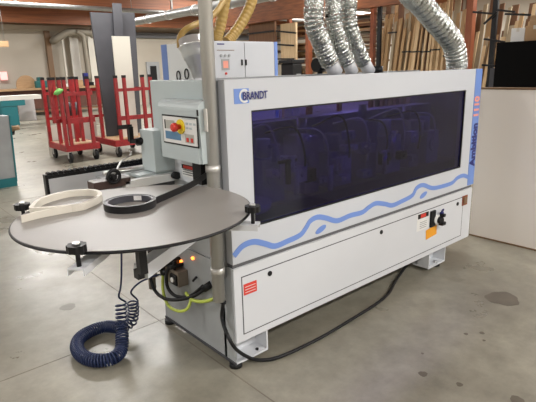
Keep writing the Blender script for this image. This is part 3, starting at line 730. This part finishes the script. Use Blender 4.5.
# ================================================================== red carts with sheet boards
def caster(name, x, y, par, h=.18):
    c = obj('caster', cyl((x-.022, y, h*.5), (x+.022, y, h*.5), h*.5, 20), 'rubber', par)
    bm = bmesh.new(); bx(bm, (x-.035, y-.03, h*.5), (x-.027, y+.03, h+.04)); bx(bm, (x+.027, y-.03, h*.5), (x+.035, y+.03, h+.04)); bx(bm, (x-.035, y-.04, h+.03), (x+.035, y+.04, h+.045)); cyl((x-.035, y, h*.5), (x+.035, y, h*.5), .02, 10, bm)
    obj('fork', bm, 'alu', c)
    return c
def cart(x0, x1, y0, y1, zh, label, posts, rails, lean=0.):
    t = thing('board_cart', label, 'cart', ((x0+x1)/2, y0, 0), 'red board carts')
    bm = bmesh.new()
    bx(bm, (x0, y0, .20), (x1, y0+.05, .31)); bx(bm, (x0, y1-.05, .20), (x1, y1, .31)); bx(bm, (x0, y0+.05, .20), (x0+.05, y1-.05, .31)); bx(bm, (x1-.05, y0+.05, .20), (x1, y1-.05, .31))
    obj('base_frame', bm, 'red', t)
    obj('deck', B((x0+.03, y0+.03, .295), (x1-.03, y1-.03, .315)), 'tan', t)
    for x, y in posts:
        po = obj('post', B((x-.027, y-.027, .30 if x > x0-.02 else .70), (x+.027, y+.027, zh)), 'red', t)
        obj('post_cap', B((x-.03, y-.03, zh-.01), (x+.03, y+.03, zh+.035)), 'black', po)
        if x < x0-.02: obj('side_arm', B((x, y-.015, .70), (x0+.03, y+.015, .76)), 'red', po)
    for (xa, ya, xb, yb, z, h) in rails:
        b_ = bmesh.new(); bar(b_, (xa, ya, z), (xb, yb, z), .03, h); obj('rail', b_, 'red', t)
    for x, y in ((x0+.07, y0+.06), (x1-.07, y0+.06), (x0+.07, y1-.06), (x1-.07, y1-.06)): caster('caster', x, y, t)
    return t
x0, x1, y0, y1 = 1.60, 2.20, 6.85, 7.75
ps = [(1.625, 6.875), (1.705, 6.875), (2.10, 6.875), (1.93, 7.2), (2.04, 7.2), (1.64, 7.2), (1.63, 7.72), (2.17, 7.72), (1.50, 6.95)]
rl = [(x0+.03, y0+.03, x1-.03, y0+.03, 1.17, .06), (x0+.03, y0+.03, x1-.03, y0+.03, .72, .09), (x0+.03, y0+.33, x1-.03, y0+.33, 1.17, .05), (x0+.03, y1-.03, x1-.03, y1-.03, 1.17, .05), (x0+.03, y1-.03, x1-.03, y1-.03, .72, .05), (x0+.03, y0+.33, x1-.03, y0+.33, .72, .05)]
c1 = cart(x0, x1, y0, y1, 1.42, 'narrow red steel cart with upright posts and nearly empty deck', ps, rl)
q = pt(59, 92, 1, 6.83); obj('rag', tube(bmesh.new(), [q-Vector((.09, 0, .03)), q-Vector((.05, 0, .02)), q+Vector((.02, 0, .02)), q+Vector((.07, 0, .03))], [.01, .04, .045, .012], 10), 'green', None, 'green tape roll stuck on the top rail of the nearly empty cart', 'tape roll')
obj('bucket', lathe([(0, .10), (1, .13)], (1.98, 7.46, .77), (1.98, 7.46, 1.0), 20), 'char', None, 'dark bin hanging inside the nearly empty red cart', 'bin')
q0 = pt(46, 126, 1, 7.9); q1 = pt(98, 141, 1, 7.9)
obj('plastic_sheet', B((q0.x, 7.9, .0), (q1.x, 7.93, q0.z)), 'clear', None, 'pale boards standing on the floor behind the nearly empty red cart', 'board')
x0, x1, y0, y1 = 2.45, 3.29, 6.75, 7.75
ps = [(2.58, 6.78), (2.74, 6.78), (3.10, 6.78), (3.26, 6.78), (2.48, 7.35), (2.75, 7.72), (3.26, 7.72)]
rl = [(2.58, y0+.03, x1-.03, y0+.03, 1.20, .055), (2.58, y0+.03, x1-.03, y0+.03, .70, .075), (x0+.03, y1-.03, x1-.03, y1-.03, 1.2, .05), (x0+.03, y1-.03, x1-.03, y1-.03, .7, .05), (x1-.03, y0+.03, x1-.03, y1-.03, 1.2, .05)]
c2_ = cart(x0, x1, y0, y1, 1.42, 'wide red steel cart carrying tall charcoal and white boards', ps, rl)
def board(u0, v0, u1, Y, th, m_, label, ub=None, grp=None):
    a = pt(u0, v0, 1, Y); b = pt(u1, v0, 1, Y); sh = 0 if ub is None else pt(ub, 130, 1, Y).x-a.x
    bm = bmesh.new(); bx(bm, (0, 0, 0), (b.x-a.x, th, a.z-.318))
    for v in bm.verts:
        k = 1-v.co.z/(a.z-.318); v.co.x += sh*k
    bmesh.ops.translate(bm, verts=bm.verts[:], vec=(a.x, Y, .318)); return obj('sheet_board', bm, m_, None, label, 'board', grp)
board(90.5, 12, 118, 7.42, .05, 'char', 'wide charcoal board at the left of the wide red cart', 107)
board(112.5, 3, 121.5, 7.36, .03, 'char', 'narrow charcoal strip, the tallest board on the wide red cart', 120)
board(112, 36, 129.5, 7.05, .025, 'wallw', 'white board, shortest of those standing on the wide red cart', 121)
board(118, 12, 134.5, 7.50, .05, 'char', 'charcoal board behind the white one on the wide red cart', 126)

# ================================================================== left side: machine, saw, clutter
lm = thing('grey_machine', 'grey cabinet machine with teal base cut off by the left picture edge', 'machine', (-.3, 5.66, 0))
bm = prism([(-.9, .12), (.40, .12), (.455, .12), (.49, .97), (-.9, .985)], 1, 5.68, 6.5); obj('side_panel', bm, 'sidegrey', lm)
obj('base', B((-.9, 5.66, 0), (.46, 6.5, .12)), 'teal', lm)
bm = bmesh.new(); bar(bm, (.46, 5.68, .06), (.50, 5.68, .98), .02, .02, (0, 1, 0)); obj('corner_strip', bm, 'teal', lm)
obj('top_cover', B((-.9, 5.7, .985), (.43, 6.5, 1.17), .02), 'teal', lm)
kn = thing if False else None
q = pt(9, 131, 1, 5.7)
bm = cyl((.48, 6.0, q.z), (.56, 6.0, q.z), .03, 14); cyl((.54, 6.0, q.z-.02), (.60, 6.0, q.z-.02), .07, 18, bm); obj('handwheel', bm, 'black', lm)
bm = cyl((.56, 5.94, q.z), (.66, 5.90, q.z+.02), .035, 14); obj('wooden_grip', bm, 'tan', lm)
Ys = 15.0
a = pt(-10, 95, 1, Ys); b = pt(41, 94.5, 1, Ys); 
sw = thing('panel_saw', 'white sliding table of a teal panel saw at the far left', 'panel saw', (a.x, Ys, 0))
obj('sliding_table', B((a.x-.6, Ys, b.z-.13), (b.x, Ys+.6, b.z), .01), 'cream', sw)
obj('table_rail', B((a.x-.6, Ys+.02, b.z-.30), (b.x-.5, Ys+.5, b.z-.13)), 'teal', sw)
q0 = pt(3, 105, 1, Ys+.05); q1 = pt(20, 122, 1, Ys+.05)
bdy = obj('body', B((a.x-.4, Ys+.05, .0), (q1.x, Ys+.6, b.z-.30), .03), 'teal', sw)
ob = prism([(q0.x+.22+.26*math.cos(t), q0.z+.04+.06*math.sin(t)) for t in (2*PI*k/24 for k in range(24))], 1, Ys+.045, Ys+.05); obj('badge', ob, 'label', bdy)
q = pt(28, 117, 1, 16.6)
db = thing('dust_bin', 'pale grey round bin standing behind the white saw table', 'bin', (q.x, 16.6, 0))
obj('drum', lathe([(0, .26), (.02, .27), (.95, .26), (1, .275)], (q.x, 16.6, .0), (q.x, 16.6, .72), 28), 'dustcan', db)
obj('lid', cyl((q.x, 16.6, .72), (q.x, 16.6, .75), .285, 28), 'dustcan', db)
# workbench along the back wall with clutter
wb = thing('workbench', 'long dark red brown bench along the far wall', 'workbench', (5, 18.9, 0))
obj('worktop', B((-1, 18.3, .95), (7.4, 19.3, 1.02)), 'tan', wb)
obj('front_panel', B((-1, 18.45, .25), (7.4, 18.5, .95)), 'brownwood', wb); 
for x in (-.9, 2, 5, 7.3): obj('leg', B((x-.05, 18.4, 0), (x+.05, 18.5, .95)), 'black', wb)
obj('lower_shelf', B((-1, 18.5, .12), (7.4, 19.2, .2)), 'brownedge', wb)
for i, (u0, u1, v0, v1, m_, nm, lb) in enumerate(((58, 62, 84, 96, 'char', 'tool_case', 'dark tool case on the far bench left of the red cart posts'), (66, 75, 84, 90, 'label', 'parts_box', 'white box of small parts on the far bench'),
        (84, 89, 73, 82, 'navy', 'spray_bottle', 'blue bottle on the far bench behind the carts'), (78, 84, 80, 90, 'card', 'carton', 'brown carton on the far bench behind the carts'),
        (90, 95, 82, 92, 'black', 'power_tool', 'black power tool on the far bench'), (0, 8, 72, 80, 'sign', 'notice_sign', 'pink lit sign low on the far left wall'))):
    Yq = 18.6 if i < 5 else 19.8
    a = pt(u0, v0, 1, Yq); b = pt(u1, v1, 1, Yq); z0 = 1.02 if i < 5 else b.z
    if a.z < z0+.1: a.z = z0+.25
    obj(nm, B((a.x, Yq, z0), (b.x, Yq+(.2 if i < 5 else .08), a.z), .01), m_, None, lb, 'sign' if i == 5 else 'box')
q = pt(26.5, 84, 1, 18.7)
poly = [(q.x+.36*math.cos(t), 1.12+.38*math.sin(t)) for t in (PI*k/20 for k in range(21))]+[(q.x-.36, 1.021), (q.x+.36, 1.021)]
obj('round_top_panel', prism(poly, 1, 18.7, 18.75), 'tan', None, 'tan round topped wooden panel standing on the far bench', 'wood panel')
a = pt(35, 82, 1, 18.6)
obj('vise', bx(B((a.x, 18.5, 1.02), (a.x+.55, 18.9, 1.28), .05), (a.x+.1, 18.55, 1.25), (a.x+.3, 18.75, 1.42), .03), 'tealdark', None, 'dark green bench vise on the far bench', 'vise')
# things on the far wall: pale sheets, pipes, duct piece
a = pt(63, 38, 1, 19.7); b = pt(88, 83, 1, 19.7)
for i, (u0, u1, v0, m_, lb) in enumerate(((62.5, 67, 36, 'wallw', 'bright white narrow sheet on the far wall beside the dark post'), (68.5, 83, 36, 'cream', 'wide cream sheet on the far wall'), (87, 100, 37, 'wallw', 'pale sheet on the far wall just left of the charcoal boards'))):
    a = pt(u0, v0, 1, 19.7); b = pt(u1, 85, 1, 19.7); obj('wall_sheet', B((a.x, 19.66, 1.03), (b.x, 19.72, a.z)), m_, None, lb, 'sheet', 'pale sheets on the far wall')
a = pt(63, 36, 1, 19.3); b = pt(92, 33, 1, 19.3)
fd_ = obj('filter_duct', tube(bmesh.new(), crom([pt(53, 41, 1, 19.82), pt(55, 40, 1, 19.4), pt(66, 33, 1, 19.3), pt(76, 31.5, 1, 19.3), pt(92, 33, 1, 19.3)], 6), [.14]*24+[.22], 14), 'dull', None, 'grey bent duct with a drop pipe above the pale sheets on the far wall', 'duct')
obj('drop_pipe', tube(bmesh.new(), crom([pt(76, 31, 1, 19.2), pt(83, 36, 1, 19.2), pt(84.5, 46, 1, 19.2), pt(87, 62, 1, 19.2), pt(89, 80, 1, 19.2)], 6), .10, 12), 'dull', fd_)
a = pt(0, 41, 1, 17); b = pt(9, 47, 1, 17)
hs = thing('hanging_board', 'small brown board hung from the ceiling at the far left', 'board', (a.x, 17, b.z))
obj('panel', B((a.x-.2, 17, b.z), (b.x, 17.04, a.z)), 'tan', hs)
bm = bmesh.new(); cyl((a.x, 17.02, a.z), (a.x, 17.02, 5.2), .008, 6, bm); cyl((b.x-.1, 17.02, a.z), (b.x-.1, 17.02, 5.2), .008, 6, bm); obj('hanging_wire', bm, 'steel', hs)

# ================================================================== right side: partition, black box, cartons
pt0 = .205
pa = thing('partition', 'smooth off white partition panel with brown top edge right of the machine', 'partition', (2.8, 0, 0))
obj('panel', B((2.80, -2.35, 0), (2.86, pt0, 1.285)), 'partition', pa)
obj('top_edge', B((2.795, -2.35, 1.285), (2.865, pt0, 1.30)), 'brownedge', pa)
obj('base_strip', B((2.792, -2.35, 0), (2.80, pt0, .012)), 'brownedge', pa)
a = pt(497, 42, 0, 3.1)
bb = thing('black_cabinet', 'matt black cabinet standing behind the white partition', 'cabinet', (3.1, a.y, 0))
obj('body', B((3.1, -1.6, 0), (3.6, a.y, 1.664)), 'blackbox', bb)
obj('side_sheet', B((3.12, a.y+.002, 0), (3.55, a.y+.05, 1.45)), 'char', bb)
for i, (u0, u1, v0, m_, nm, lb) in enumerate(((511.5, 525, 28.5, 'label', 'white_box', 'white printed carton on top of the black cabinet'), (525.5, 545, 26, 'card', 'carton', 'brown cardboard box beside the white printed carton'))):
    a = pt(u0, v0, 0, 3.2); b = pt(u1, v0, 0, 3.2); t = thing(nm, lb, 'box', (3.2, a.y, 1.664))
    obj('body', B((3.2, b.y, 1.665), (3.42, a.y, a.z), .003), m_, t)
    obj('packing_tape', B((3.198, (a.y+b.y)/2-.012, a.z-.03), (3.422, (a.y+b.y)/2+.012, a.z+.001)), 'clear', t)
    if i == 0:
        text('lettering', 'FRAGILE', .022, face_mtx((3.199, a.y-.02, 1.71), (0, -1, 0), (0, 0, 1)), 'dkgrey', t) if False else None
    zt = a.z
a = pt(530, 15.5, 0, 3.2); t = thing('carton', 'pale tan carton stacked on the brown cardboard box', 'box', (3.2, a.y, zt)); obj('body', B((3.21, a.y-.25, zt+.001), (3.4, a.y, a.z), .003), 'tan', t)
zt = a.z; a = pt(532, -4, 0, 3.2)
obj('storage_jar', lathe([(0, .06), (.05, .065), (.9, .065), (1, .05)], (3.3, a.y-.07, zt+.001), (3.3, a.y-.07, zt+.18), 20), 'sidegrey', None, 'greenish grey container at the top of the carton stack', 'container')

# ================================================================== lumber store
XR = 8.2
rk = thing('lumber_rack', 'red brown timber rack frame with dark steel arms holding the upright boards', 'rack', (XR, 4, 0))
ya = pt(307.5, 50, 0, XR).y; yb = pt(468, 40, 0, XR).y
for y, w_ in ((ya, .11), (yb, .13)): obj('post', B((XR-.02, y-w_/2, 0), (XR+.12, y+w_/2, 5.19)), 'rust', rk)
y3 = yb-2.2; obj('post', B((XR, y3-.06, 0), (XR+.12, y3+.06, 5.19)), 'rust', rk)
q = pt(357, 9.5, 0, XR)
obj('beam', B((XR-.05, yb-.1, q.z), (XR+.14, ya+4.2, q.z+.55)), 'beam', rk)
q = pt(495.5, 20, 0, XR)
obj('steel_post', B((XR-.06, q.y-.045, 0), (XR, q.y+.045, 4.0)), 'black', rk)
q = pt(379, 20, 0, XR); obj('steel_post', B((XR-.0, q.y-.045, 0), (XR+.06, q.y+.045, 4.0)), 'black', rk)
for (u0, v0, u1, v1) in ((473, 12, 495, 14), (484, 39, 505, 42), (497, 10, 515, 12), (484, 24, 497, 12), (482, 65, 496, 66), (505, 14, 531, 15)):
    a = pt(u0, v0, 0, XR-.08); b = pt(u1, v1, 0, XR-.08); bm = bmesh.new(); bar(bm, a, b, .03, .035); obj('rack_arm', bm, 'black', rk)
for (u0, v0) in ((402, 52), (411, 52), (421, 52), (388, 33), (430, 50), (443, 56)):
    a = pt(u0, v0, 0, XR-.1); b = a+Vector((0, -.22, 0)); bm = bmesh.new(); bar(bm, a, b, .03, .03); obj('rack_arm', bm, 'black', rk)
yA = pt(376, 50, 0, 8.5).y; yB_ = pt(548, 50, 0, 8.5).y
LB = ('pale yellow rough board standing upright in the lumber rack', 'tan rough board standing upright in the lumber rack', 'dark brown rough board standing upright in the lumber rack', 'weathered grey board standing upright in the lumber rack')
GB = ('pale upright boards', 'tan upright boards', 'dark brown upright boards', 'grey upright boards')
protos = {}
def vboard(y, x, w_, h_, th, lean, k, twist):
    if k not in protos:
        me = bpy.data.meshes.new('lumber_board'); bm = B((-.5, -.5, 0), (.5, .5, 1)); 
        for v in bm.verts:
            if v.co.z > .5 and v.co.y > 0: v.co.z -= .008
        bm.to_mesh(me); bm.free(); me.materials.append(BOARD[k]); protos[k] = me
    o = bpy.data.objects.new('lumber_board', protos[k]); COL.objects.link(o)
    o.location = (x, y, 0); o.scale = (th, w_, h_); o.rotation_euler = (lean, -.03, twist)
    o['label'] = LB[k]; o['category'] = 'board'; o['group'] = GB[k]
for row, (x_, wlo, whi, g0, g1, ks, hlo, hhi, ln0) in enumerate(((8.47, .035, .095, .0, .09, (0, 0, 0, 1, 1, 3), 2.1, 2.95, .105), (8.57, .04, .10, .01, .10, (0, 1, 1, 3, 2), 2.2, 2.9, .085), (8.68, .06, .13, .02, .10, (1, 2, 2, 3), 2.3, 2.9, .07), (8.80, .08, .16, .02, .14, (2, 2, 2, 1), 2.5, 3.05, .05))):
    y = yA+.05; n_ = 0
    while y > yB_-.1:
        w_ = random.uniform(wlo, whi); prog = (yA-y)/(yA-yB_); h_ = random.uniform(hlo, hhi)-(.35 if prog > .62 else 0)
        vboard(y-w_/2, x_, w_, h_, .03, ln0+.035*math.sin(n_*.35+row), random.choice(ks), 0)
        y -= w_+.014+random.uniform(g0, g1); n_ += 1
# horizontal timber stacks on shelves between the two posts, and left of it
hr = thing('shelf_rack', 'open timber shelving loaded with flat boards left of the upright lumber', 'rack', (8.6, 7, 0))
yC = pt(376, 50, 0, 8.6).y; yD = pt(232, 50, 0, 8.6).y
for y in (yC+.1, (yC+pt(308, 50, 0, 8.6).y)/2, pt(290, 50, 0, 8.6).y, pt(262, 50, 0, 8.6).y, yD): obj('upright', B((8.55, y-.05, 0), (8.65, y+.05, 3.2)), 'rust', hr)
for z in (.8, 1.25, 1.6, 1.95, 2.3, 2.65): obj('shelf', B((8.6, yC, z), (9.6, yD+2, z+.04)), 'brownedge', hr)
gl = 'long flat board in the shelf rack stacks'
pm = {}
for z0 in (1.29, 1.64, 1.99, 2.34):
    for side, (ya_, yb_) in enumerate(((yC+.1, pt(312, 50, 0, 8.6).y), (pt(305, 50, 0, 8.6).y, pt(284, 50, 0, 8.6).y))):
        z = z0
        while z < z0+.24:
            h_ = random.uniform(.025, .05); k = random.choice((2, 2, 1, 3)) if side == 0 else random.choice((1, 1, 0, 2))
            if random.random() < .8:
                a_ = ya_+random.uniform(0, .25); b2_ = yb_-random.uniform(0, .2)
                if k not in pm:
                    me = bpy.data.meshes.new('stacked_board'); bm = B((0, 0, 0), (1, 1, 1)); bm.to_mesh(me); bm.free(); me.materials.append(BOARD[k]); pm[k] = me
                o = bpy.data.objects.new('stacked_board', pm[k]); COL.objects.link(o); o.location = (8.67+random.uniform(0, .10), a_, z+.003); o.scale = (.5, b2_-a_, h_-.004)
                o['label'] = ('%s flat board stacked in the shelf rack behind the foil ducts' % ('pale', 'tan', 'dark brown', 'grey')[k]); o['category'] = 'board'; o['group'] = 'flat boards in the shelf rack, %s' % ('pale', 'tan', 'brown', 'grey')[k]
            z += h_
# big flat sheets at the left of the shelf
a = pt(247, 30, 0, 8.3); b = pt(274, 60, 0, 8.3); z1 = pt(260, 22, 0, 8.3).z
obj('plywood_sheet', B((8.36, b.y, 0), (8.42, a.y, z1)), BOARD[2], None, 'tall brown plywood sheet above the electrical cabinet', 'board')
a = pt(276, 24, 0, 8.2); b = pt(291.5, 60, 0, 8.2)
obj('plywood_sheet', B((8.36, b.y-.01, 0), (8.42, a.y, a.z)), BOARD[0], None, 'pale plywood sheet right of the electrical cabinet blue strip', 'board')
bm = bmesh.new()
for (u0, v0, u1, v1) in ((247, 34, 274, 31), (276, 31, 296, 33), (276, 44.5, 294, 45.5), (276, 59, 294, 59)): bar(bm, pt(u0, v0, 0, 8.34), pt(u1, v1, 0, 8.34), .03, .04)
obj('strap_bars', bm, 'black', hr)
q = pt(297, 62, 1, 4.5); mt_ = thing('black_motor', 'dark motor unit standing behind the hood left of the foil ducts', 'motor', (q.x, 4.5, 0))
bm = B((q.x-.10, 4.5, 1.0), (q.x+.12, 4.8, q.z-.02), .02); bx(bm, (q.x-.14, 4.48, q.z-.02), (q.x+.16, 4.82, q.z+.04), .01); obj('housing', bm, 'black', mt_)
obj('stand', B((q.x-.08, 4.55, 0), (q.x+.1, 4.75, 1.0)), 'sidegrey', mt_)
obj('front_plate', B((q.x-.02, 4.49, 1.2), (q.x+.08, 4.5, 1.4)), 'sidegrey', mt_)

# ================================================================== floor stains
def stain(u, v, rx, ry, rot=0, lb=None):
    q = pt(u, v, 2, 0); bm = bmesh.new(); n = 26
    ph = random.random()*6
    V = [bm.verts.new((q.x+r_*(rx*math.cos(t)*math.cos(rot)-ry*math.sin(t)*math.sin(rot)), q.y+r_*(rx*math.cos(t)*math.sin(rot)+ry*math.sin(t)*math.cos(rot)), .0006)) for t, r_ in ((2*PI*k/n, 1+.08*math.sin(3*2*PI*k/n+ph)+.05*math.sin(7*2*PI*k/n)) for k in range(n))]
    f = bm.faces.new(V); e = bmesh.ops.extrude_face_region(bm, geom=[f]); 
    for v_ in e['geom']:
        if isinstance(v_, bmesh.types.BMVert): v_.co.z += .0006
    obj('floor_stain', bm, 'stain', None, lb, 'stain', 'stains on the concrete')
stain(502.5, 298.5, .105, .10, 0, 'large dark oval stain on the concrete in front of the white partition')
for u, v, r_ in ((423, 374, .022), (459.5, 384.5, .016), (422.5, 353.5, .008), (484, 340.5, .009), (466, 334, .012), (482, 333, .014), (517, 400, .03), (68, 307, .05)):
    stain(u, v, r_, r_, 0, 'dark spot on the concrete floor')

# ================================================================== world and exposure
w = bpy.data.worlds.new('world'); SC.world = w; w.use_nodes = True
w.node_tree.nodes['Background'].inputs[0].default_value = (.75, .8, .9, 1); w.node_tree.nodes['Background'].inputs[1].default_value = .25
SC.view_settings.view_transform = 'Standard'; SC.view_settings.look = 'None'; SC.view_settings.gamma = 1; SC.view_settings.exposure = 0.5
SC.view_settings.use_curve_mapping = False
SC.cycles.use_denoising = True
SC.cycles.max_bounces = 8; SC.cycles.diffuse_bounces = 4
SC.cycles.sample_clamp_indirect = 6
SC.cycles.caustics_reflective = False; SC.cycles.caustics_refractive = False
